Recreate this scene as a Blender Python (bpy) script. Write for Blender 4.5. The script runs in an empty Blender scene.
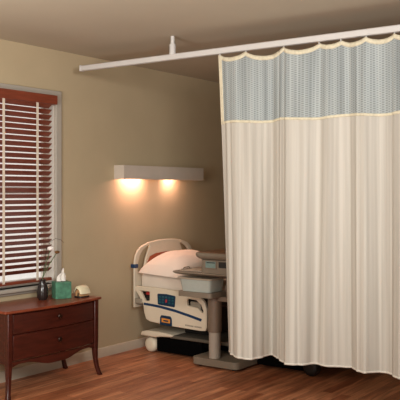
import bpy, bmesh, math, random
from mathutils import Vector, Matrix, noise
random.seed(7)
C = bpy.context.scene.collection
PI = math.pi

# ------------------------------------------------------------------ materials
def new_mat(name):
    m = bpy.data.materials.new(name); m.use_nodes = True
    nt = m.node_tree
    return m, nt, nt.nodes['Principled BSDF']

def lin(rgb):
    return tuple((c/255/12.92 if c/255 <= .04045 else ((c/255+.055)/1.055)**2.4) for c in rgb) + (1,)

def mat(name, rgb, rough=.5, metal=0, var=.06, scale=14, bump=0.0, spec=.5, stretch=(1,1,1)):
    """plain surface with a little procedural mottling"""
    m, nt, b = new_mat(name)
    tc = nt.nodes.new('ShaderNodeTexCoord'); mp = nt.nodes.new('ShaderNodeMapping')
    mp.inputs['Scale'].default_value = stretch
    nz = nt.nodes.new('ShaderNodeTexNoise'); nz.inputs['Scale'].default_value = scale
    nz.inputs['Detail'].default_value = 4
    rp = nt.nodes.new('ShaderNodeValToRGB')
    c = lin(rgb)
    rp.color_ramp.elements[0].position = .3; rp.color_ramp.elements[1].position = .7
    rp.color_ramp.elements[0].color = tuple(x*(1-var) for x in c[:3])+(1,)
    rp.color_ramp.elements[1].color = tuple(min(1, x*(1+var)) for x in c[:3])+(1,)
    L = nt.links.new
    L(tc.outputs['Object'], mp.inputs['Vector']); L(mp.outputs[0], nz.inputs['Vector'])
    L(nz.outputs['Fac'], rp.inputs['Fac']); L(rp.outputs['Color'], b.inputs['Base Color'])
    b.inputs['Roughness'].default_value = rough; b.inputs['Metallic'].default_value = metal
    b.inputs['Specular IOR Level'].default_value = spec
    if bump:
        bp = nt.nodes.new('ShaderNodeBump'); bp.inputs['Strength'].default_value = bump
        bp.inputs['Distance'].default_value = .01
        L(nz.outputs['Fac'], bp.inputs['Height']); L(bp.outputs[0], b.inputs['Normal'])
    return m

def glow(name, rgb, strength):
    m, nt, b = new_mat(name)
    nz = nt.nodes.new('ShaderNodeTexNoise'); nz.inputs['Scale'].default_value = 3
    b.inputs['Base Color'].default_value = lin(rgb)
    b.inputs['Emission Color'].default_value = lin(rgb)
    b.inputs['Emission Strength'].default_value = strength
    nt.links.new(nz.outputs['Fac'], b.inputs['Roughness'])
    return m

def wood(name, rgb, axis=0, var=.35, rough=.4, scale=6):
    st = [10, 10, 10]; st[axis] = 1
    return mat(name, rgb, rough, 0, var, scale, 0.03, .5, tuple(st))

def floor_mat():
    m, nt, b = new_mat('floor_wood'); N = nt.nodes.new; L = nt.links.new
    tc = N('ShaderNodeTexCoord')
    br = N('ShaderNodeTexBrick'); br.offset = .37
    br.inputs['Scale'].default_value = 1
    br.inputs['Brick Width'].default_value = .85; br.inputs['Row Height'].default_value = .075
    br.inputs['Mortar Size'].default_value = .0012; br.inputs['Mortar Smooth'].default_value = .2
    br.inputs['Color1'].default_value = lin((208, 142, 102)); br.inputs['Color2'].default_value = lin((164, 100, 68))
    br.inputs['Mortar'].default_value = lin((86, 46, 30))
    L(tc.outputs['Object'], br.inputs['Vector'])
    mp = N('ShaderNodeMapping'); mp.inputs['Scale'].default_value = (1.6, 16, 1)
    L(tc.outputs['Object'], mp.inputs['Vector'])
    nz = N('ShaderNodeTexNoise'); nz.inputs['Scale'].default_value = 1.7; nz.inputs['Detail'].default_value = 5
    nz.inputs['Distortion'].default_value = .6
    L(mp.outputs[0], nz.inputs['Vector'])
    rp = N('ShaderNodeValToRGB')
    rp.color_ramp.elements[0].position = .3; rp.color_ramp.elements[0].color = (.5, .45, .42, 1)
    rp.color_ramp.elements[1].position = .68; rp.color_ramp.elements[1].color = (1.18, 1.15, 1.12, 1)
    L(nz.outputs['Fac'], rp.inputs['Fac'])
    mx = N('ShaderNodeMix'); mx.data_type = 'RGBA'; mx.blend_type = 'MULTIPLY'; mx.inputs[0].default_value = .9
    L(br.outputs['Color'], mx.inputs[6]); L(rp.outputs['Color'], mx.inputs[7])
    L(mx.outputs[2], b.inputs['Base Color'])
    b.inputs['Roughness'].default_value = .42
    b.inputs['Specular IOR Level'].default_value = .35
    return m

def curtain_fabric_mat():
    m, nt, b = new_mat('curtain_fabric'); N = nt.nodes.new; L = nt.links.new
    uv = N('ShaderNodeUVMap'); uv.uv_map = 'UVMap'
    mp = N('ShaderNodeMapping'); mp.inputs['Scale'].default_value = (1, .015, 1)
    L(uv.outputs[0], mp.inputs['Vector'])
    nz = N('ShaderNodeTexNoise'); nz.inputs['Scale'].default_value = 26; nz.inputs['Detail'].default_value = 3
    L(mp.outputs[0], nz.inputs['Vector'])
    rp = N('ShaderNodeValToRGB')
    e = rp.color_ramp.elements
    e[0].position = .36; e[0].color = lin((192, 186, 175)); e[1].position = .66; e[1].color = lin((216, 211, 200))
    L(nz.outputs['Fac'], rp.inputs['Fac'])
    L(rp.outputs['Color'], b.inputs['Base Color'])
    rr = N('ShaderNodeMapRange'); rr.inputs[3].default_value = .75; rr.inputs[4].default_value = .45
    L(nz.outputs['Fac'], rr.inputs[0]); L(rr.outputs[0], b.inputs['Roughness'])
    b.inputs['Specular IOR Level'].default_value = .25
    tr = N('ShaderNodeBsdfTranslucent'); L(rp.outputs['Color'], tr.inputs['Color'])
    ms = N('ShaderNodeMixShader'); ms.inputs[0].default_value = .18
    out = nt.nodes['Material Output']
    L(b.outputs[0], ms.inputs[1]); L(tr.outputs[0], ms.inputs[2]); L(ms.outputs[0], out.inputs['Surface'])
    return m

def mesh_net_mat():
    """pale blue-grey netting: staggered small holes"""
    m, nt, b = new_mat('curtain_netting'); N = nt.nodes.new; L = nt.links.new
    uv = N('ShaderNodeUVMap'); uv.uv_map = 'UVMap'
    sw = N('ShaderNodeMapping'); sw.inputs['Rotation'].default_value = (0, 0, PI/2)
    L(uv.outputs[0], sw.inputs['Vector'])
    br = N('ShaderNodeTexBrick'); br.offset = .5
    br.inputs['Scale'].default_value = 1
    br.inputs['Brick Width'].default_value = .015; br.inputs['Row Height'].default_value = .022
    br.inputs['Mortar Size'].default_value = .0046; br.inputs['Mortar Smooth'].default_value = .4
    L(sw.outputs[0], br.inputs['Vector'])
    mp = N('ShaderNodeMapping'); mp.inputs['Scale'].default_value = (1, .03, 1)
    L(uv.outputs[0], mp.inputs['Vector'])
    nz = N('ShaderNodeTexNoise'); nz.inputs['Scale'].default_value = 16
    L(mp.outputs[0], nz.inputs['Vector'])
    rp = N('ShaderNodeValToRGB')
    rp.color_ramp.elements[0].position = .35; rp.color_ramp.elements[0].color = lin((144, 152, 153))
    rp.color_ramp.elements[1].position = .65; rp.color_ramp.elements[1].color = lin((184, 192, 192))
    L(nz.outputs['Fac'], rp.inputs['Fac']); L(rp.outputs['Color'], b.inputs['Base Color'])
    b.inputs['Roughness'].default_value = .8
    tp = N('ShaderNodeBsdfTransparent')
    mr = N('ShaderNodeMapRange'); mr.inputs[3].default_value = .42; mr.inputs[4].default_value = .10
    L(br.outputs['Fac'], mr.inputs[0])
    ms = N('ShaderNodeMixShader'); L(mr.outputs[0], ms.inputs[0])
    L(b.outputs[0], ms.inputs[1]); L(tp.outputs[0], ms.inputs[2])
    L(ms.outputs[0], nt.nodes['Material Output'].inputs['Surface'])
    return m

def clear_mat(name, rgb, transp=.5, rough=.2):
    m, nt, b = new_mat(name); N = nt.nodes.new; L = nt.links.new
    nz = N('ShaderNodeTexNoise'); nz.inputs['Scale'].default_value = 8
    mr = N('ShaderNodeMapRange'); mr.inputs[3].default_value = transp-.05; mr.inputs[4].default_value = transp+.05
    L(nz.outputs['Fac'], mr.inputs[0])
    b.inputs['Base Color'].default_value = lin(rgb); b.inputs['Roughness'].default_value = rough
    tp = N('ShaderNodeBsdfTransparent'); ms = N('ShaderNodeMixShader')
    L(mr.outputs[0], ms.inputs[0]); L(b.outputs[0], ms.inputs[1]); L(tp.outputs[0], ms.inputs[2])
    L(ms.outputs[0], nt.nodes['Material Output'].inputs['Surface'])
    return m

M = dict(
    wall=mat('wall_paint', (188, 170, 138), .85, var=.03, scale=3),
    ceiling=mat('ceiling_paint', (194, 184, 164), .9, var=.02, scale=2),
    floor=floor_mat(),
    trim=mat('trim_paint', (196, 184, 164), .5, var=.02),
    casing=mat('casing_paint', (176, 168, 156), .55, var=.02),
    white_metal=mat('white_enamel', (204, 200, 196), .4, var=.02),
    fixture=mat('fixture_enamel', (206, 194, 180), .5, var=.02),
    reflector=mat('fixture_reflector', (235, 225, 210), .35, var=.02),
    bulb=glow('lamp_bulb', (255, 226, 190), 14),
    cherry=wood('cherry_wood_shaded', (70, 27, 18), 0, .3, .32),  # darkened so the shade on the chest front is in the wood colour
    cherry_lit_top=wood('cherry_wood_lit_top', (130, 62, 38), 0, .25, .28),  # same wood, lightened to paint the light reflected off the top
    cherry_dark=wood('cherry_wood_dark', (96, 38, 24), 2, .3, .4),
    knob=mat('bronze_knob', (54, 34, 26), .35, .6),
    green=mat('marbled_green_card', (72, 124, 98), .55, var=.38, scale=26),
    tissue=mat('tissue_paper', (240, 234, 226), .9, var=.03),
    cream=mat('cream_ceramic', (232, 222, 188), .35, var=.04),
    tan=mat('tan_ceramic', (196, 150, 104), .5, var=.1, scale=60),
    black=mat('black_plastic', (22, 22, 24), .5),
    darkglass=mat('dark_vase_glaze', (44, 36, 34), .2),
    petal=mat('white_petal', (246, 240, 236), .7, var=.03),
    stem=mat('green_stem', (70, 96, 52), .6, var=.2),
    bud=mat('brown_bud', (112, 74, 32), .7, var=.4, scale=120),
    leaf=mat('russet_leaf', (104, 50, 34), .6, var=.35, scale=60),
    twig=mat('dark_twig', (56, 44, 34), .7),
    blind=wood('blind_wood', (126, 60, 40), 0, .2, .4),
    cord=mat('blind_cord', (222, 208, 190), .8),
    sash=mat('sash_paint', (214, 206, 196), .5, var=.02),
    bedplastic=mat('bed_plastic', (222, 208, 184), .42, var=.02, scale=5),
    bedgrey=mat('bed_grey_plastic', (150, 140, 124), .5, var=.04),
    bedtube=mat('bed_frame_paint', (212, 200, 178), .4, var=.02),
    beddark=mat('bed_dark_metal', (40, 36, 34), .5, .3),
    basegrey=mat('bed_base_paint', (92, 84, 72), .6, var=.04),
    shade_black=mat('underbed_shade_black', (7, 6, 6), 1, spec=.05),  # near-black, paints the deep shade under the bed
    blue=mat('blue_vinyl', (20, 54, 90), .4, var=.06),
    navy=mat('navy_panel', (18, 48, 74), .35, var=.06),
    teal=mat('teal_key', (34, 88, 98), .4),
    red=mat('red_plastic', (176, 44, 44), .4),
    orange=mat('orange_plate', (226, 148, 62), .5, var=.08),
    brownpanel=wood('bed_wood_insert', (156, 74, 42), 0, .15, .4),
    sheet=mat('white_sheet', (226, 212, 196), .9, var=.04, scale=9, bump=.25),
    pillow=mat('pillow_cotton', (226, 212, 198), .9, var=.02, scale=7, bump=.3),
    taupe=mat('taupe_plastic', (126, 113, 97), .5, var=.04),
    taupe_dark=mat('taupe_column', (122, 104, 88), .45, var=.04),
    sleeve=mat('silver_sleeve', (168, 156, 142), .4, .0, var=.03),
    carttop=wood('cart_top_laminate', (134, 92, 66), 1, .12, .35),
    bin=clear_mat('frosted_bin', (190, 194, 184), .22, .3),
    binlid=clear_mat('frosted_lid', (176, 160, 140), .15, .3),
    screen=mat('lcd_screen', (120, 140, 134), .2, var=.1, scale=40),
    darkscreen=mat('dark_window', (40, 40, 40), .15),
    steel=mat('brushed_steel', (190, 184, 176), .25, .9),
    paper=mat('printed_paper', (196, 180, 160), .8, var=.12, scale=50),
    board=mat('clipboard_brown', (98, 78, 60), .5),
    hem_pale=mat('pale_hem', (216, 210, 198), .85, var=.03, scale=40),
    hem=mat('cream_hem', (214, 204, 178), .8, var=.1, scale=60),
    fabric=curtain_fabric_mat(), net=mesh_net_mat(),
    glass=clear_mat('window_glass', (200, 210, 210), .9, .02),
)

# ------------------------------------------------------------------ geometry helpers
class MB:
    def __init__(self): self.bm = bmesh.new()
    def box(self, x0, x1, y0, y1, z0, z1, mtx=None):
        vs = [self.bm.verts.new(Vector(p)) for p in ((x0,y0,z0),(x1,y0,z0),(x1,y1,z0),(x0,y1,z0),(x0,y0,z1),(x1,y0,z1),(x1,y1,z1),(x0,y1,z1))]
        for f in ((0,3,2,1),(4,5,6,7),(0,1,5,4),(1,2,6,5),(2,3,7,6),(3,0,4,7)): self.bm.faces.new([vs[i] for i in f])
        if mtx: bmesh.ops.transform(self.bm, matrix=mtx, verts=vs)
        return self
    def loft(self, rings, cap=True, closed=True):
        R = [[self.bm.verts.new(Vector(p)) for p in r] for r in rings]
        n = len(R[0])
        for a, b in zip(R, R[1:]):
            for i in range(n if closed else n-1):
                j = (i+1) % n
                try: self.bm.faces.new((a[i], a[j], b[j], b[i]))
                except ValueError: pass
        if cap and closed:
            for r in (R[0], R[-1]):
                try: self.bm.faces.new(r)
                except ValueError: pass
        return self
    def lathe(self, prof, c=(0,0,0), n=24, axis='z', cap=True):
        rings = []
        for r, h in prof:
            ring = []
            for i in range(n):
                a = 2*PI*i/n; p, q = r*math.cos(a), r*math.sin(a)
                v = {'z': (p, q, h), 'y': (p, h, q), 'x': (h, p, q)}[axis]
                ring.append((c[0]+v[0], c[1]+v[1], c[2]+v[2]))
            rings.append(ring)
        return self.loft(rings, cap)
    def tube(self, path, r, n=8):
        P = [Vector(p) for p in path]; rs = r if isinstance(r, (list, tuple)) else [r]*len(P)
        rings = []; up = None
        for i, p in enumerate(P):
            t = (P[min(i+1, len(P)-1)] - P[max(i-1, 0)]).normalized()
            if up is None: up = Vector((0,0,1)) if abs(t.z) < .9 else Vector((1,0,0))
            s = t.cross(up).normalized(); up = s.cross(t).normalized()
            rings.append([p + (s*math.cos(2*PI*k/n) + up*math.sin(2*PI*k/n))*rs[i] for k in range(n)])
        return self.loft(rings)
    def plate(self, outer, holes, axis, a, b):
        """flat outline (with holes) in the plane across `axis`, between a and b"""
        def P(u, v): return {'x': (a,u,v), 'y': (u,a,v), 'z': (u,v,a)}[axis]
        edges = []
        for loop in [outer] + list(holes):
            vs = [self.bm.verts.new(P(*q)) for q in loop]
            edges += [self.bm.edges.new((vs[i], vs[(i+1) % len(vs)])) for i in range(len(vs))]
        g = bmesh.ops.triangle_fill(self.bm, use_beauty=True, use_dissolve=False, edges=edges)
        fs = [f for f in g['geom'] if isinstance(f, bmesh.types.BMFace)]
        e = bmesh.ops.extrude_face_region(self.bm, geom=fs)
        d = {'x': (b-a,0,0), 'y': (0,b-a,0), 'z': (0,0,b-a)}[axis]
        bmesh.ops.translate(self.bm, vec=d, verts=[v for v in e['geom'] if isinstance(v, bmesh.types.BMVert)])
        return self
    def ball(self, c, r, sub=2, squash=(1,1,1)):
        bmesh.ops.create_icosphere(self.bm, subdivisions=sub, radius=1, matrix=Matrix.Translation(c) @ Matrix.Diagonal((r*squash[0], r*squash[1], r*squash[2], 1)))
        return self
    def build(self, name, m, parent=None, bevel=0, seg=2, smooth=40, subsurf=0):
        bmesh.ops.recalc_face_normals(self.bm, faces=self.bm.faces)
        me = bpy.data.meshes.new(name); self.bm.to_mesh(me); self.bm.free()
        me.materials.append(m)
        o = bpy.data.objects.new(name, me); C.objects.link(o)
        if parent: 
            o.parent = parent
            base = parent; off = Vector()
            while base: off += base.location; base = base.parent
            me.transform(Matrix.Translation(-off))
        if bevel:
            md = o.modifiers.new('bevel', 'BEVEL'); md.width = bevel; md.segments = seg; md.limit_method = 'ANGLE'; md.angle_limit = math.radians(35)
        if subsurf:
            md = o.modifiers.new('subsurf', 'SUBSURF'); md.levels = md.render_levels = subsurf
        for p in me.polygons: p.use_smooth = True
        try: me.set_sharp_from_angle(angle=math.radians(smooth))
        except Exception: pass
        return o

def rrect(x0, x1, y0, y1, r, n=5):
    pts = []
    for cx, cy, a in ((x1-r, y1-r, 0), (x0+r, y1-r, 90), (x0+r, y0+r, 180), (x1-r, y0+r, 270)):
        for k in range(n+1):
            t = math.radians(a + 90*k/n); pts.append((cx+r*math.cos(t), cy+r*math.sin(t)))
    return pts

def smooth_loop(pts, it=2):
    for _ in range(it):
        q = []
        for i in range(len(pts)):
            a, b = pts[i], pts[(i+1) % len(pts)]
            q += [(a[0]*.75+b[0]*.25, a[1]*.75+b[1]*.25), (a[0]*.25+b[0]*.75, a[1]*.25+b[1]*.75)]
        pts = q
    return pts

def tag(o, label, cat, group=None):
    o['label'] = label; o['category'] = cat
    if group: o['group'] = group
    return o
def thing(name, label, cat, loc, group=None):
    o = bpy.data.objects.new(name, None); C.objects.link(o); o.location = loc
    o.empty_display_size = .1
    return tag(o, label, cat, group)
def struct(o):
    o['kind'] = 'structure'; return o

# ------------------------------------------------------------------ room shell  (back wall at y=0, room towards -y)
H = 2.6
X0, X1, Y0 = -1.6, 8.4, -7.4
struct(MB().box(X0-.1, X1+.1, Y0-.1, .1, -.1, 0).build('floor', M['floor']))
struct(MB().box(X0-.1, X1+.1, Y0-.1, .1, H, H+.1).build('ceiling', M['ceiling']))
WX0, WX1, WZ0, WZ1 = 3.30, 4.474, .70, 2.205
w = MB()
w.box(X0-.1, WX0, 0, .12, 0, H).box(WX1, X1+.1, 0, .12, 0, H).box(WX0, WX1, 0, .12, 0, WZ0).box(WX0, WX1, 0, .12, WZ1, H)
struct(w.build('wall_back', M['wall']))
struct(MB().box(X0-.12, X0, Y0, 0, 0, H).build('wall_left', M['wall']))
struct(MB().box(X1, X1+.12, Y0, 0, 0, H).build('wall_right', M['wall']))
struct(MB().box(X0, X1, Y0-.12, Y0, 0, H).build('wall_front', M['wall']))
def base_profile(n):
    return [(0, 0), (-.014, 0), (-.014, .066), (-.008, .08), (0, .082)]
struct(MB().loft([[(X0, y, z) for y, z in base_profile(0)], [(X1, y, z) for y, z in base_profile(0)]]).build('baseboard_back', M['trim']))

# window: casing, jambs, sill, sash, glass
win = bpy.data.objects.new('window_1', None); C.objects.link(win); win.location = (3.887, 0, WZ0); struct(win)
cs = .06
MB().plate([(WX0-cs, WZ0-.05), (WX1+cs, WZ0-.05), (WX1+cs, WZ1+cs), (WX0-cs, WZ1+cs)], [[(WX0, WZ0), (WX1, WZ0), (WX1, WZ1), (WX0, WZ1)]], 'y', -.02, 0).build('casing', M['casing'], win, .004)
MB().box(WX0, WX0+.012, 0, .12, WZ0, WZ1).box(WX1-.012, WX1, 0, .12, WZ0, WZ1).box(WX0, WX1, 0, .12, WZ1-.012, WZ1).build('jamb', M['sash'], win)
MB().box(WX0-.09, WX1+.085, -.06, .1, WZ0-.025, WZ0).build('sill', M['casing'], win, .004)
MB().plate([(WX0+.012, WZ0), (WX1-.012, WZ0), (WX1-.012, WZ1-.012), (WX0+.012, WZ1-.012)],
           [[(WX0+.06, WZ0+.05), (WX1-.06, WZ0+.05), (WX1-.06, 1.43), (WX0+.06, 1.43)], [(WX0+.06, 1.48), (WX1-.06, 1.48), (WX1-.06, WZ1-.06), (WX0+.06, WZ1-.06)]],
           'y', .07, .1).build('sash', M['sash'], win)
MB().box(WX0+.05, WX1-.05, .083, .088, WZ0+.04, WZ1-.05).build('glass', M['glass'], win)

# wooden venetian blind
bl = thing('window_blind', 'red-brown wooden slat blind with valance hanging in the white window casing', 'blind', (3.887, -.03, WZ1))
MB().box(WX0+.02, WX1-.038, -.075, -.015, 2.145, 2.218).build('valance', M['blind'], bl, .004)
s = MB(); z = 2.13; k = 0
while z > .79:
    mt = Matrix.Translation((0, -.042, z)) @ Matrix.Rotation(math.radians(-38), 4, 'X')
    s.box(WX0+.03, WX1-.088, -.025, .025, -.0015, .0015, mt); z -= .045
s.build('slats', M['blind'], bl)
MB().box(WX0+.03, WX1-.088, -.06, -.025, .735, .76).build('bottom_rail', M['blind'], bl, .003)
for x in (WX0+.18, 3.887, WX1-.25):
    MB().box(x-.012, x+.012, -.0705, -.0695, .75, 2.15).build('ladder_tape', M['cord'], bl)

# ------------------------------------------------------------------ wall light
t = thing('wall_light', 'long white box wall light with two lit lamps above the bed', 'light', (5.8, 0, 1.556))
lx0, lx1, lz0, lz1, ly = 5.196, 6.407, 1.556, 1.679, -.116
h = MB()
h.box(lx0, lx1, ly, ly+.006, lz0, lz1).box(lx0, lx1, ly+.006, 0, lz1-.006, lz1).box(lx0, lx0+.006, ly+.006, 0, lz0, lz1-.006).box(lx1-.006, lx1, ly+.006, 0, lz0, lz1-.006)
h.build('housing', M['fixture'], t)
MB().box(lx0+.006, lx1-.006, -.1, -.012, lz1-.03, lz1-.022).build('reflector', M['reflector'], t)
for x, en, wd in ((5.42, 4.5, .24), (5.97, 2.0, .12)):
    b_ = MB().lathe([(.001, -.05), (.016, -.046), (.02, -.02), (.02, .02), (.016, .046), (.001, .05)], (x, -.06, 1.626), 16, 'x').build('bulb', M['bulb'], t)
    MB().box(x-.075, x-.05, -.075, -.035, 1.585, 1.655).build('lamp_holder', M['fixture'], t, .003)
    ld = bpy.data.lights.new('lamp_light', 'AREA'); ld.energy = en; ld.color = (1, .56, .44); ld.shape = 'RECTANGLE'
    ld.size = wd; ld.size_y = .05
    lo = bpy.data.objects.new('lamp_light', ld); C.objects.link(lo); lo.location = (x, -.06, 1.6)

# ------------------------------------------------------------------ curtain track (runs out from the wall, hung below the ceiling)
TX = 4.588
t = thing('curtain_track', 'long white ceiling curtain track hung from a short drop rod', 'curtain track', (TX, -.19, 2.425))
prof = [(-.019, 0), (-.005, 0), (-.005, .008), (.005, .008), (.005, 0), (.019, 0), (.019, .036), (.012, .042), (-.012, .042), (-.019, .036)]
MB().loft([[(TX+a, y, 2.425+b) for a, b in prof] for y in (-.20, -3.9)]).build('rail', M['white_metal'], t)
MB().box(TX-.022, TX+.022, -.20, -.185, 2.422, 2.47).build('end_cap', M['white_metal'], t, .004)
for y in (-1.125, -3.3):
    r = MB().lathe([(.024, 2.46), (.024, 2.535), (.022, 2.541), (.015, 2.543), (.015, 2.6)], (TX, y, 0), 20).build('drop_rod', M['white_metal'], t)
    MB().lathe([(.027, 2.464), (.027, 2.472)], (TX, y, 0), 20).build('collar', M['white_metal'], r)

# ------------------------------------------------------------------ privacy curtain
Bp = [(4.573, -1.637), (4.457, -1.763), (4.429, -1.886), (4.523, -1.926), (4.646, -1.944), (4.466, -2.148), (4.484, -2.245), (4.567, -2.313), (4.559, -2.424), (4.607, -2.542), (4.520, -2.662), (4.607, -2.778), (4.511, -2.914), (4.607, -3.050), (4.540, -3.244)]
Tp = [(4.590, -1.535), (4.571, -1.663), (4.580, -1.769), (4.598, -1.876), (4.607, -1.973), (4.574, -2.089), (4.576, -2.206), (4.598, -2.332), (4.584, -2.419), (4.600, -2.526), (4.574, -2.642), (4.600, -2.768), (4.574, -2.904), (4.598, -3.050), (4.578, -3.244)]
def cr(P, u):
    i = min(int(u), len(P)-2); f = u-i
    p0, p1, p2, p3 = P[max(i-1,0)], P[i], P[i+1], P[min(i+2, len(P)-1)]
    return tuple(.5*((2*p1[k]) + (-p0[k]+p2[k])*f + (2*p0[k]-5*p1[k]+4*p2[k]-p3[k])*f*f + (-p0[k]+3*p1[k]-3*p2[k]+p3[k])*f**3) for k in (0,1))
carr = [-1.551, -1.769, -2.070, -2.332, -2.487, -2.662, -2.846, -3.030, -3.234]
NU = 330; UM = len(Bp)-1
US = [UM*i/(NU-1) for i in range(NU)]
arc = [0]
for a, b in zip(US, US[1:]):
    p, q = cr(Bp, a), cr(Bp, b); arc.append(arc[-1]+math.hypot(q[0]-p[0], q[1]-p[1]))
def ztop(y):
    for a, b in zip(carr, carr[1:]):
        if b <= y <= a:
            f = (a-y)/(a-b); return 2.419 - (a-b)*.14*(4*f*(1-f))**.8
    return 2.419
def surf(i, z, off=0):
    zt = ztop(cr(Tp, US[i])[1])
    t = max(0, min(1, (2.42-z)/(2.42-.319)))
    w = t**.85
    a, b = cr(Tp, US[i]), cr(Bp, US[i])
    x, y = a[0]*(1-w)+b[0]*w, a[1]*(1-w)+b[1]*w
    s = arc[i]
    amp = .35+.65*min(1, t*1.6)
    edge = min(1, s/.06)
    x += edge*amp*(.006*math.sin(2*PI*s/.125+.8*math.sin(s*9)) + .003*math.sin(2*PI*s/.061+1.3) + .008*noise.noise((s*7, t*1.5, 3)))
    y += edge*amp*.004*math.sin(2*PI*s/.093+2)
    return (x-off, y, z)
def cloth(name, m, zf0, zf1, nz, i0=0, i1=NU-1, off=0, thick=0.0, parent=None):
    bm = bmesh.new(); uvl = bm.loops.layers.uv.new('UVMap'); g = []; uvs = {}
    for j in range(nz+1):
        row = []
        for i in range(i0, i1+1):
            za, zb = zf0(i), zf1(i); z = za + (zb-za)*j/nz
            v = bm.verts.new(surf(i, z, off)); uvs[v] = (arc[i], z); row.append(v)
        g.append(row)
    for a, b in zip(g, g[1:]):
        for k in range(len(a)-1):
            f = bm.faces.new((a[k], a[k+1], b[k+1], b[k])); f.smooth = True
            for l in f.loops: l[uvl].uv = uvs[l.vert]
    me = bpy.data.meshes.new(name); bm.to_mesh(me); bm.free(); me.materials.append(m)
    o = bpy.data.objects.new(name, me); C.objects.link(o)
    o.parent = parent; me.transform(Matrix.Translation(-parent.location))
    if thick:
        md = o.modifiers.new('solidify', 'SOLIDIFY'); md.thickness = thick; md.offset = 0
    return o
cu = thing('privacy_curtain', 'cream striped privacy curtain with grey mesh top hanging from the ceiling track', 'curtain', (TX, -2.3, .319))
zt_ = [ztop(cr(Tp, u)[1]) for u in US]
seam = lambda i: 1.926 + .006*math.sin(arc[i]*11)
bot = lambda i: .319
cloth('fabric_panel', M['fabric'], bot, lambda i: seam(i)+.004, 46, parent=cu)
cloth('mesh_panel', M['net'], seam, lambda i: zt_[i]-.02, 14, parent=cu)
cloth('header_tape', M['hem'], lambda i: zt_[i]-.03, lambda i: zt_[i], 1, off=.002, thick=.002, parent=cu)
cloth('seam_tape', M['hem'], lambda i: seam(i)-.006, lambda i: seam(i)+.012, 1, off=.003, thick=.002, parent=cu)
cloth('bottom_hem', M['hem_pale'], bot, lambda i: .332, 1, off=.003, thick=.001, parent=cu)
cloth('side_hem', M['hem'], lambda i: seam(i), lambda i: zt_[i], 12, 0, 7, off=.003, thick=.002, parent=cu)
for y in carr:
    h_ = MB().tube([(TX, y, 2.4245), (TX, y, 2.417), (TX-.006, y, 2.408)], .004, 8)
    h_.build('curtain_hook', M['white_metal'], cu)

# ------------------------------------------------------------------ dresser against the wall, bow front towards the room
cx, hw = 4.075, .455
d = thing('chest_of_drawers', 'cherry wood bow-front chest with two drawers and flared legs by the window', 'chest of drawers', (cx, -.24, 0))
def fy(x, base=-.415, bow=.035):
    return base - bow*math.cos(PI/2*max(-1, min(1, (x-cx)/hw)))
xs = [cx-hw+2*hw*i/32 for i in range(33)]
def bowpanel(x0, x1, zb, zt, yf, th, n=28):
    m_ = MB(); rings = []
    for i in range(n+1):
        x = x0+(x1-x0)*i/n; y = yf(x)
        rings.append([(x, y, zb(x)), (x, y, zt(x)), (x, y+th, zt(x)), (x, y+th, zb(x))])
    return m_.loft(rings)
def outline(x0, x1, yb, front, n=28):
    return [(x1, yb), (x0, yb)] + [(x0+(x1-x0)*i/n, front(x0+(x1-x0)*i/n)) for i in range(n+1)]
top_front = lambda x: -.44 - .038*math.cos(PI/2*max(-1, min(1, (x-cx)/.485)))
MB().loft([[(x, y, z) for x, y in outline(cx-.485, cx+.485, -.012, top_front)] for z in (.594, .614)]).build('top', M['cherry_lit_top'], d, .006, 3)
MB().loft([[(x, y, z) for x, y in outline(cx-hw+.012, cx+hw-.012, -.03, lambda x: fy(x)+.016)] for z in (.26, .593)]).build('carcass', M['cherry_dark'], d)
for z0, z1, kz in ((.445, .582, .527), (.258, .436, .357)):
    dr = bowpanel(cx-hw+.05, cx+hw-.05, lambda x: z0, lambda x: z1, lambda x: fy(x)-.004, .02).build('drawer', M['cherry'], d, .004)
    ky = fy(cx)-.004
    MB().lathe([(.006, 0), (.006, -.012), (.016, -.016), (.019, -.022), (.015, -.028), (.001, -.03)], (cx, ky, kz), 18, 'y').build('knob', M['knob'], dr)
def apz(x):
    f = min(1, abs(x-cx)/(hw-.04))
    t = max(0, min(1, (f-.15)/.55)); u = max(0, (f-.8)/.2)
    return .19 + .042*t*t*(3-2*t) - .022*u*u
bowpanel(cx-hw+.03, cx+hw-.03, apz, lambda x: .252, lambda x: fy(x)-.002, .018, 40).build('apron', M['cherry'], d, .002)
for sx in (-1, 1):
    sd = MB().box(cx+sx*hw-.008*(1+sx), cx+sx*hw+.008*(1-sx), -.4, -.04, .24, .593).build('side_panel', M['cherry'], d)
    for fr in (1, 0):
        m_ = MB(); rings = []
        for z, hh, o_ in ((.594, .022, 0), (.3, .021, 0), (.2, .019, 0), (.13, .016, .003), (.07, .0145, .011), (.025, .015, .022), (0, .017, .03)):
            xc = cx+sx*(hw-.02+o_); yc = (-.412-o_*.9) if fr else (-.05-o_*.3)
            rings.append([(xc-hh, yc-hh, z), (xc+hh, yc-hh, z), (xc+hh, yc+hh, z), (xc-hh, yc+hh, z)])
        m_.loft(rings).build('leg', M['cherry'], d, .005)

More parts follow.
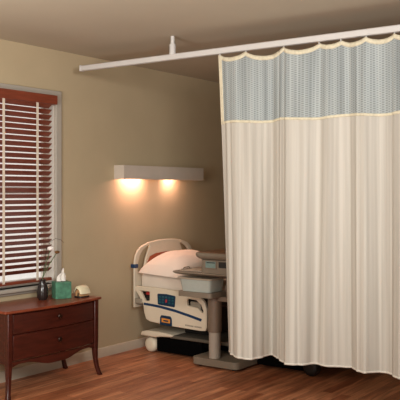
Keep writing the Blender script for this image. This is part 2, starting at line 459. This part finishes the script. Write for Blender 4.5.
# things on the dresser
DZ = .614
tb = thing('tissue_box', 'green marbled tissue box with a white tissue pulled up, on the chest', 'tissue box', (4.323, -.233, DZ)); 
def rotbox(x0, x1, y0, y1, z0, z1, c, a): return MB().box(x0, x1, y0, y1, z0, z1, Matrix.Translation(c) @ Matrix.Rotation(a, 4, 'Z'))
A = math.radians(-27)
rotbox(-.063, .063, -.058, .058, 0, .13, (4.323, -.233, DZ), A).build('box', M['green'], tb, .003)
ov = MB().lathe([(.034, .1302), (.034, .131), (.028, .1315)], (0,0,0), 24)
bmesh.ops.transform(ov.bm, matrix=Matrix.Translation((4.323, -.233, DZ)) @ Matrix.Rotation(A, 4, 'Z') @ Matrix.Diagonal((1.2, .6, 1, 1)), verts=ov.bm.verts)
ov.build('slot', M['black'], tb)
ts = MB(); rows = []
for j in range(9):
    f = j/8; row = []
    for i in range(13):
        g_ = i/12-.5
        wd = .062*(1-f)+.05*f if f < .5 else .056*(1-(f-.5)*1.1)
        x = g_*wd*1.25 + .012*(f**2) ; y = .014*math.sin(i*1.1+f*3)*(.6+.4*f)
        z = .127+.085*f + (.022*math.sin(g_*7+1.2)*f*f)
        row.append((x, y, z))
    rows.append(row)
ts.loft(rows, cap=False, closed=False)
bmesh.ops.transform(ts.bm, matrix=Matrix.Translation((4.323, -.233, DZ)) @ Matrix.Rotation(A, 4, 'Z'), verts=ts.bm.verts)
ts.build('tissue', M['tissue'], tb, smooth=80)

ct = thing('cottage_ornament', 'small cream ornament shaped like a thatched cottage, right of the tissue box', 'ornament', (4.455, -.325, DZ))
ca = math.radians(-3); cm = Matrix.Translation((4.455, -.325, DZ)) @ Matrix.Rotation(ca, 4, 'Z') @ Matrix.Diagonal((1.08, 1.12, 1.15, 1))
def inplace(mb, mtx): bmesh.ops.transform(mb.bm, matrix=mtx, verts=mb.bm.verts); return mb
inplace(MB().plate(rrect(-.05, .05, -.036, .036, .02), [], 'z', 0, .009), cm).build('base', M['black'], ct, .002)
inplace(MB().plate([(-.027, .009), (.027, .009), (.027, .035), (.0, .068), (-.027, .035)], [], 'x', -.036, .04), cm).build('walls', M['tan'], ct)
rf = []
for x, sc in ((-.048, .9), (-.042, 1), (.0, 1.04), (.04, 1), (.048, .88)):
    o_ = [(-.044, .026), (-.034, .05), (-.018, .072), (0, .08), (.018, .072), (.034, .05), (.044, .026), (.034, .03), (.02, .055), (0, .067), (-.02, .055), (-.034, .03)]
    rf.append([(x, a*sc, .03+(b-.03)*sc) for a, b in o_])
inplace(MB().loft(rf), cm).build('roof', M['cream'], ct, smooth=60)
inplace(MB().box(-.0375, -.0358, -.008, .008, .009, .032), cm).build('door', M['board'], ct)

VX, VY = 4.165, -.19
v = MB().lathe([(.03, 0), (.042, .02), (.046, .06), (.036, .11), (.022, .14), (.026, .155), (.022, .155), (.018, .14), (.03, .1), (.03, .02), (.001, .015)], (VX, VY, DZ), 28, cap=False).build('vase', M['darkglass'])
tag(v, 'dark glazed vase holding the flowers beside the tissue box', 'vase')
def stem_pts(tip, bend=.02):
    a = Vector((VX+random.uniform(-.006, .006), VY+random.uniform(-.006, .006), DZ+.02)); b = Vector(tip)
    mid = Vector((VX, VY, DZ+.17)) 
    return [a, mid, mid.lerp(b, .45)+Vector((0, 0, .012)), b]
# points to the right in the photo = towards (+.582, -.813)
def at(dr, z, fwd=0): return (VX+.582*dr+.813*fwd, VY-.813*dr+.582*fwd, z)
fl = thing('white_flower', 'white flower leaning out of the vase towards the tissue box', 'flower', (VX, VY, DZ+.02))
ft = at(.062, 1.008)
MB().tube(stem_pts(ft), .0028, 6).build('stem', M['stem'], fl)
bl_ = MB()
for k in range(9):
    a = 2*PI*k/9; r_ = .014
    bl_.ball((ft[0]+r_*math.cos(a), ft[1]+r_*math.sin(a), ft[2]+.006*math.sin(3*a)), .012, 2, (1, 1, .8))
bl_.ball(ft, .017, 2, (1, 1, 1.1)).build('bloom', M['petal'], fl, smooth=80)
bd = thing('brown_seed_head', 'brownish seed head on a green stem just below the white flower', 'flower', (VX, VY, DZ+.02))
bt = at(.112, .98)
MB().tube(stem_pts(bt), .003, 6).build('stem', M['stem'], bd)
mb = MB().ball(bt, .016, 2, (1.2, 1.2, .8))
for k in range(10):
    a = 2*PI*k/10; mb.tube([bt, (bt[0]+.024*math.cos(a), bt[1]+.024*math.sin(a), bt[2]+.004)], [.005, .001], 5)
mb.build('seed_head', M['bud'], bd)
tw = MB().tube([(VX, VY, DZ+.02), (VX+.003, VY-.003, DZ+.18), at(.03, 1.0), at(.06, 1.062), at(.10, 1.085), at(.14, 1.075), at(.165, 1.052)], [.002, .002, .002, .0018, .0016, .0013, .001], 6).build('arching_twig', M['twig'])
tag(tw, 'thin dark twig arching over the white flower from the vase', 'twig')
# ------------------------------------------------------------------ hospital bed (head at the wall, long axis along -y)
bed = thing('hospital_bed', 'cream plastic hospital bed with blue-striped side rail under the wall light', 'bed', (5.81, -1.15, 0))
BL, BR = 5.37, 6.25
hl = [(5.36,.40),(5.36,.80),(5.375,.865),(5.41,.915),(5.46,.948),(5.56,.978),(5.70,.993),(5.81,.996)]
outer = hl + [(2*5.81-x, z) for x, z in reversed(hl[:-1])]
cres = [(5.405,.72),(5.412,.80),(5.437,.865),(5.48,.912),(5.56,.95),(5.58,.945),(5.555,.90),(5.525,.845),(5.505,.78),(5.495,.72)]
cres2 = [(2*5.81-x, z) for x, z in cres]
hb = MB().plate(outer, [cres, cres2], 'y', -.10, -.078).build('headboard', M['bedtube'], bed, .008, 3)
ins = [(5.52,.66),(5.53,.79),(5.575,.85),(5.66,.872),(5.81,.88),(5.96,.872),(6.045,.85),(6.09,.79),(6.10,.66)]
MB().plate(ins, [], 'y', -.108, -.1).build('wood_insert', M['brownpanel'], hb, .003)
for x in (5.36, 6.26):
    MB().box(x-.008, x+.04 if x < 6 else x+.016, -.112, -.055, .755, .79).build('blue_collar', M['blue'], hb, .006) if x < 6 else MB().box(x-.04, x+.016, -.112, -.055, .755, .79).build('blue_collar', M['blue'], hb, .006)
    sx = -1 if x < 6 else 1
    MB().box(x+.0 if x < 6 else x-.05, x+.05 if x < 6 else x, -.18, -.1, .44, .485).build('headboard_bracket', M['bedgrey'], bed, .006)
fb = [(5.36,.32),(5.36,.70),(5.40,.77),(5.52,.80),(5.81,.81),(6.10,.80),(6.22,.77),(6.26,.70),(6.26,.32)]
MB().plate(fb, [smooth_loop([(5.6,.70),(6.02,.70),(6.02,.76),(5.6,.76)], 1)], 'y', -2.24, -2.2).build('footboard', M['bedplastic'], bed, .012, 3)
# deck and base
MB().box(5.45, 6.17, -2.18, -.11, .47, .53).build('deck_frame', M['beddark'], bed, .01)
cov = [(-.13,.15),(-.14,.185),(-.2,.2),(-.36,.2),(-.47,.192),(-.5,.178),(-.47,.165),(-.36,.158),(-.3,.147)]
MB().plate(cov, [], 'x', 5.40, 6.22).build('base_cover', M['bedplastic'], bed, .012, 3)
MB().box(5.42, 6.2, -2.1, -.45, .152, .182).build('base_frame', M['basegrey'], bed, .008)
for py in (-.75, -1.8):
    MB().box(5.6, 6.02, py, py+.27, .18, .475).build('lift_pedestal', M['beddark'], bed, .01)
MB().box(5.44, 6.17, -.78, -.29, .02, .145).box(5.47, 6.15, -1.74, -1.32, .03, .15).box(5.47, 6.15, -1.32, -.78, .1, .15).build('underbed_shade_block', M['shade_black'], bed, .006)  # black block added to stand in for the shadow under the bed
for x in (5.475, 6.145):
    for y in (-.215, -1.82):
        c_ = MB().box(x-.03, x+.03, y-.03, y+.03, .115, .152).build('caster', M['bedgrey'], bed, .008)
        MB().lathe([(.03, -.048), (.052, -.044), (.064, -.03), (.068, -.008), (.068, .008), (.064, .03), (.052, .044), (.03, .048)], (x, y, .0685), 28, 'x').build('wheel', M['bedplastic'] if y > -1 else M['beddark'], c_, smooth=60)
# side rails
ro = [(-.083,.572),(-.092,.595),(-.235,.597),(-.383,.594),(-.603,.583),(-.74,.570),(-.81,.552),(-.86,.51),(-.883,.447),(-.885,.30),(-.87,.268),(-.816,.263),(-.494,.273),(-.269,.291),(-.223,.308),(-.2,.369),(-.189,.439),(-.142,.507)]
lc = [(-.150,.556),(-.258,.556),(-.264,.55),(-.264,.48),(-.258,.472),(-.214,.468),(-.205,.475),(-.175,.522)]
rc = [(-.672,.510),(-.69,.526),(-.775,.520),(-.826,.486),(-.85,.43),(-.845,.416),(-.83,.418),(-.79,.455),(-.70,.464),(-.68,.47)]
for side in (0, 1):
    xo, xi = (BL, BL+.03) if side == 0 else (BR, BR-.03)
    e = 1 if side == 0 else -1
    rail = MB().plate(ro, [lc, rc], 'x', xo, xi).build('side_rail', M['bedplastic'], bed, .007, 3)
    st = [(-.197,.452),(-.3,.447),(-.383,.440),(-.549,.419),(-.70,.391),(-.836,.364),(-.84,.372),(-.842,.383)]
    stp = [(-.197,.453),(-.3,.449),(-.383,.443),(-.549,.422),(-.70,.394),(-.836,.366),(-.826,.344),(-.70,.371),(-.549,.399),(-.383,.420),(-.3,.427),(-.199,.432)]
    MB().plate(stp, [], 'x', xo-.0015*e, xo+.001*e).build('blue_stripe', M['blue'], rail)
    pn = [(-.362,.546),(-.46,.549),(-.552,.539),(-.556,.53),(-.549,.447),(-.54,.44),(-.37,.449),(-.36,.456),(-.356,.538)]
    MB().plate(pn, [], 'x', xo-.006*e, xo+.001*e).build('control_panel', M['navy'], rail, .004)
    kb = MB()
    for r_ in range(3):
        for c_ in range(5):
            if c_ == 2 and r_ < 2: continue
            y = -.385-c_*.036; z = .472+r_*.024
            kb.box(xo-.0085*e, xo-.005*e, y-.011, y+.011, z-.007, z+.007)
    kb.build('control_keys', M['teal'], rail)
    MB().box(xo-.009*e, xo-.005*e, -.466, -.448, .474, .502).build('call_button', M['red'], rail, .002)
    pl = [(-.385,.34),(-.40,.36),(-.50,.357),(-.516,.336),(-.518,.272),(-.383,.274)]
    MB().plate(pl, [], 'x', xo-.004*e, xo+.001*e).build('release_plate', M['navy'], rail, .003)
    MB().plate([(-.405,.336),(-.498,.331),(-.498,.296),(-.405,.3)], [], 'x', xo-.006*e, xo-.003*e).build('orange_label', M['orange'], rail)
    MB().plate([(-.425,.322),(-.48,.319),(-.48,.306),(-.425,.309)], [], 'x', xo-.0065*e, xo-.0055*e).build('label_print', M['navy'], rail)
    # the maker's lettering, too small to read in the photograph
    tx = MB(); y = -.66
    for wd in (.012, .009, .012, .008, .006, .010, .012, -1, .010, .008, .011, .009, .012, .008):
        if wd < 0: y -= .008; continue
        tx.box(xo-.001*e, xo+.0005*e, y-wd, y, .2915-(y+.66)*-.03, .3035-(y+.66)*-.03); y -= wd+.003
    tx.build('grey_lettering', M['bedgrey'], rail)
    hx0, hx1 = (xi, xi+.02) if side == 0 else (xi-.02, xi)
    MB().box(hx0, hx1, -.30, -.20, .44, .505).build('rail_hinge', M['beddark'], rail, .004)
    MB().box(hx0, hx1, -.255, -.2, .52, .548).build('release_handle', M['red'], rail, .004)
    MB().box(hx0, hx1, -.80, -.69, .40, .50).build('rail_arm', M['bedgrey'], rail, .006)
    MB().box(hx0, hx1+.0, -.62, -.30, .3, .46).build('rail_mount', M['beddark'], rail, .006)

# mattress
m_ = MB(); rings = []
for y, ins_, zt in ((-.118,.03,.69),(-.125,.008,.712),(-.16,0,.717),(-.5,0,.695),(-.9,0,.684),(-1.5,0,.68),(-2.1,0,.68),(-2.165,.008,.675),(-2.175,.03,.66)):
    rr = rrect(5.425+ins_, 6.195-ins_, .532+ins_*.5, zt-ins_*.2, .045)
    rings.append([(x, y, z) for x, z in rr])
mt = m_.loft(rings).build('mattress', M['sheet'], None, smooth=50)
tag(mt, 'mattress under a fitted white sheet on the hospital bed', 'mattress')
# pillow
pm = MB(); n = 28
def pil(u, v, top):
    eu, ev = 1-abs(u)**2.6, 1-abs(v)**2.6
    h_ = (max(0, eu)*max(0, ev))**.5
    pin = 1-.07*(u*u)*(1-v*v) ; piv = 1-.1*(v*v)*(1-u*u)
    x = 5.775 + .42*u*piv; y = -.385 + .255*v*pin
    tilt = .03*(v*.5+.5)
    wr = .008*noise.noise((u*4, v*4, 1.5))*h_
    base_z = .719 - .05*max(0, -.15-y)
    zc = base_z + (.175*h_+wr if top else -.0*h_) + tilt*h_
    return (x, y, zc)
for top in (1, 0):
    g = [[pm.bm.verts.new(pil(-1+2*i/n, -1+2*j/n, top)) for i in range(n+1)] for j in range(n+1)]
    for j in range(n):
        for i in range(n): pm.bm.faces.new((g[j][i], g[j][i+1], g[j+1][i+1], g[j+1][i]))
bmesh.ops.remove_doubles(pm.bm, verts=pm.bm.verts, dist=.0005)
pl = pm.build('pillow', M['pillow'], None, smooth=80)
tag(pl, 'plump white pillow lying at the head of the bed', 'pillow')

# ------------------------------------------------------------------ bedside cart: low base, column, shelf, tray and raised top
ca_ = thing('bedside_cart', 'taupe bedside column cart with shelf and trays, standing beside the bed rail', 'cart', (5.29, -1.0, 0))
MB().plate(rrect(5.22, 5.98, -1.285, -.83, .05), [], 'z', .018, .075).build('base', M['taupe'], ca_, .014, 3)
for x in (5.28, 5.9):
    for y in (-1.22, -.89):
        MB().lathe([(.016, 0), (.018, .004), (.018, .019)], (x, y, 0), 16).build('glide', M['black'], ca_)
MB().plate(rrect(5.245, 5.34, -1.066, -.975, .042), [], 'z', .075, .29).build('column_sleeve', M['sleeve'], ca_, .003)
MB().plate(rrect(5.238, 5.348, -1.073, -.968, .045), [], 'z', .29, .587).build('column', M['taupe_dark'], ca_, .004)
sh = MB().plate(rrect(5.12, 5.36, -1.10, -.762, .03), [], 'z', .586, .627).build('shelf', M['taupe'], ca_, .008, 3)
MB().plate(rrect(5.24, 5.34, -1.27, -1.16, .02), [], 'z', .57, .9).box(5.26, 5.32, -1.2, -1.0, .55, .586).build('rear_post', M['taupe_dark'], ca_, .004)
MB().loft([[(x, y, z) for x, y in rrect(5.12+i_, 5.56-i_, -1.32+i_, -.69-i_, .05, 8)] for z, i_ in ((.762, .03), (.768, .012), (.778, 0), (.786, .002), (.788, .008))]).build('tray', M['taupe'], ca_, smooth=60)
MB().loft([[(x, y, z) for x, y in rrect(5.10+i_, 5.52-i_, -1.42+i_, -.93-i_, .07, 8)] for z, i_ in ((.897, .035), (.905, .018), (.92, .005), (.935, 0), (.948, .003), (.953, .012))]).build('raised_top', M['taupe'], ca_, smooth=60)
MB().plate(rrect(5.118, 5.502, -1.402, -.948, .06, 8), [], 'z', .953, .957).build('top_laminate', M['carttop'], ca_, .002)
# clear bin on the shelf
bn = thing('storage_bin', 'frosted clear plastic bin with a lid sitting on the cart shelf', 'bin', (5.24, -.945, .627))
r0, r1 = rrect(5.14, 5.34, -1.07, -.79, .03), rrect(5.128, 5.352, -1.085, -.772, .03)
i0_, i1_ = rrect(5.145, 5.335, -1.065, -.795, .03), rrect(5.133, 5.347, -1.08, -.777, .03)
MB().loft([[(x, y, .628) for x, y in r0], [(x, y, .728) for x, y in r1], [(x, y, .728) for x, y in i1_], [(x, y, .633) for x, y in i0_]]).build('tub', M['bin'], bn)
MB().plate(rrect(5.115, 5.365, -1.10, -.755, .03), [], 'z', .729, .741).build('lid', M['binlid'], bn, .004)
# monitor between the tray and the raised top
mo = thing('patient_monitor', 'grey monitor with a small lit screen under the raised cart top', 'monitor', (5.3, -1.18, .788))
MB().plate(rrect(5.125, 5.42, -1.38, -1.0, .02), [], 'z', .789, .896).build('body', M['taupe'], mo, .006)
MB().box(5.121, 5.126, -1.155, -1.04, .825, .892).build('screen_bezel', M['taupe_dark'], mo, .001)
MB().box(5.1195, 5.1215, -1.147, -1.049, .834, .885).build('screen', M['screen'], mo)
MB().box(5.118, 5.1198, -1.14, -1.06, .872, .879).build('screen_bar', M['darkscreen'], mo)
MB().box(5.121, 5.126, -1.33, -1.175, .838, .885).build('dark_window', M['darkscreen'], mo, .001)
# clipboard and handset on the tray
cb = thing('clipboard', 'clipboard with papers and a steel clip lying on the cart tray', 'clipboard', (5.25, -.86, .788))
cmx = Matrix.Translation((5.25, -.868, .789)) @ Matrix.Rotation(math.radians(4), 4, 'Z')
inplace(MB().plate(rrect(-.11, .11, -.12, .12, .012), [], 'z', 0, .004), cmx).build('board', M['board'], cb, .001)
inplace(MB().plate(rrect(-.1, .1, -.11, .1, .003), [], 'z', .0045, .008), cmx).build('papers', M['paper'], cb)
inplace(MB().box(-.06, .06, .085, .115, .008, .014).tube([(-.045, .1, .014), (-.04, .1, .024), (.04, .1, .024), (.045, .1, .014)], .004, 8), cmx).build('clip', M['steel'], cb, .002)
hs = thing('handset', 'dark grey handset lying on the cart tray behind the clipboard', 'handset', (5.47, -.86, .788))
MB().loft([[(5.47+a*wd, y, .789+b*ht) for a, b in ((-1, 0), (1, 0), (.9, .7), (.5, 1), (-.5, 1), (-.9, .7))] for y, wd, ht in ((-.78, .02, .02), (-.79, .026, .03), (-.85, .02, .022), (-.92, .02, .022), (-.97, .028, .032), (-.98, .022, .022))]).build('shell', M['beddark'], hs, .002)
MB().box(5.458, 5.482, -.91, -.86, .811, .814).build('keypad', M['bedgrey'], hs)

# ------------------------------------------------------------------ light
def area(name, loc, target, size, energy, col, sy=None):
    ld = bpy.data.lights.new(name, 'AREA'); ld.energy = energy; ld.color = col; ld.size = size
    if sy: ld.shape = 'RECTANGLE'; ld.size_y = sy
    o = bpy.data.objects.new(name, ld); C.objects.link(o); o.location = loc
    o.rotation_euler = (Vector(target)-Vector(loc)).to_track_quat('-Z', 'Y').to_euler()
    return o
kd = bpy.data.lights.new('key_light', 'SPOT'); kd.energy = 275; kd.color = (1, .98, .95); kd.shadow_soft_size = .38
kd.spot_size = math.radians(88); kd.spot_blend = 1
ko = bpy.data.objects.new('key_light', kd); C.objects.link(ko); ko.location = (1.9, -4.3, 2.3)
ko.rotation_euler = (Vector((4.6, -1.6, 2.0))-ko.location).to_track_quat('-Z', 'Y').to_euler()
area('fill_light', (.6, -2.6, 2.45), (3.8, 0, 1.2), 1.4, 60, (1, .98, .92))
area('added_ceiling_fill', (1.2, -1.6, 1.4), (3.8, -1.3, 2.6), .8, 45, (1, .98, .93))  # unseen lamp out of frame, added to brighten the ceiling past the track
area('ceiling_wash', (-.4, -5.6, 1.3), (1.8, -4, 2.6), .8, 50, (1, .98, .93))  # unseen lamp low behind the camera, added to lift the ceiling
w = bpy.data.worlds.new('World'); bpy.context.scene.world = w; w.use_nodes = True
bg = w.node_tree.nodes['Background']; bg.inputs[0].default_value = (1, .93, .86, 1); bg.inputs[1].default_value = 1.0

# ------------------------------------------------------------------ camera
cd = bpy.data.cameras.new('camera'); cam = bpy.data.objects.new('camera', cd); C.objects.link(cam)
cam.location = (0, -4.66, 1.45); cam.rotation_euler = (PI/2, 0, -math.atan2(.813, .582))
cd.sensor_width = 36; cd.lens = 779/400*36; cd.shift_y = -9/400; cd.clip_start = .05
bpy.context.scene.camera = cam
bpy.context.scene.view_settings.view_transform = 'Standard'
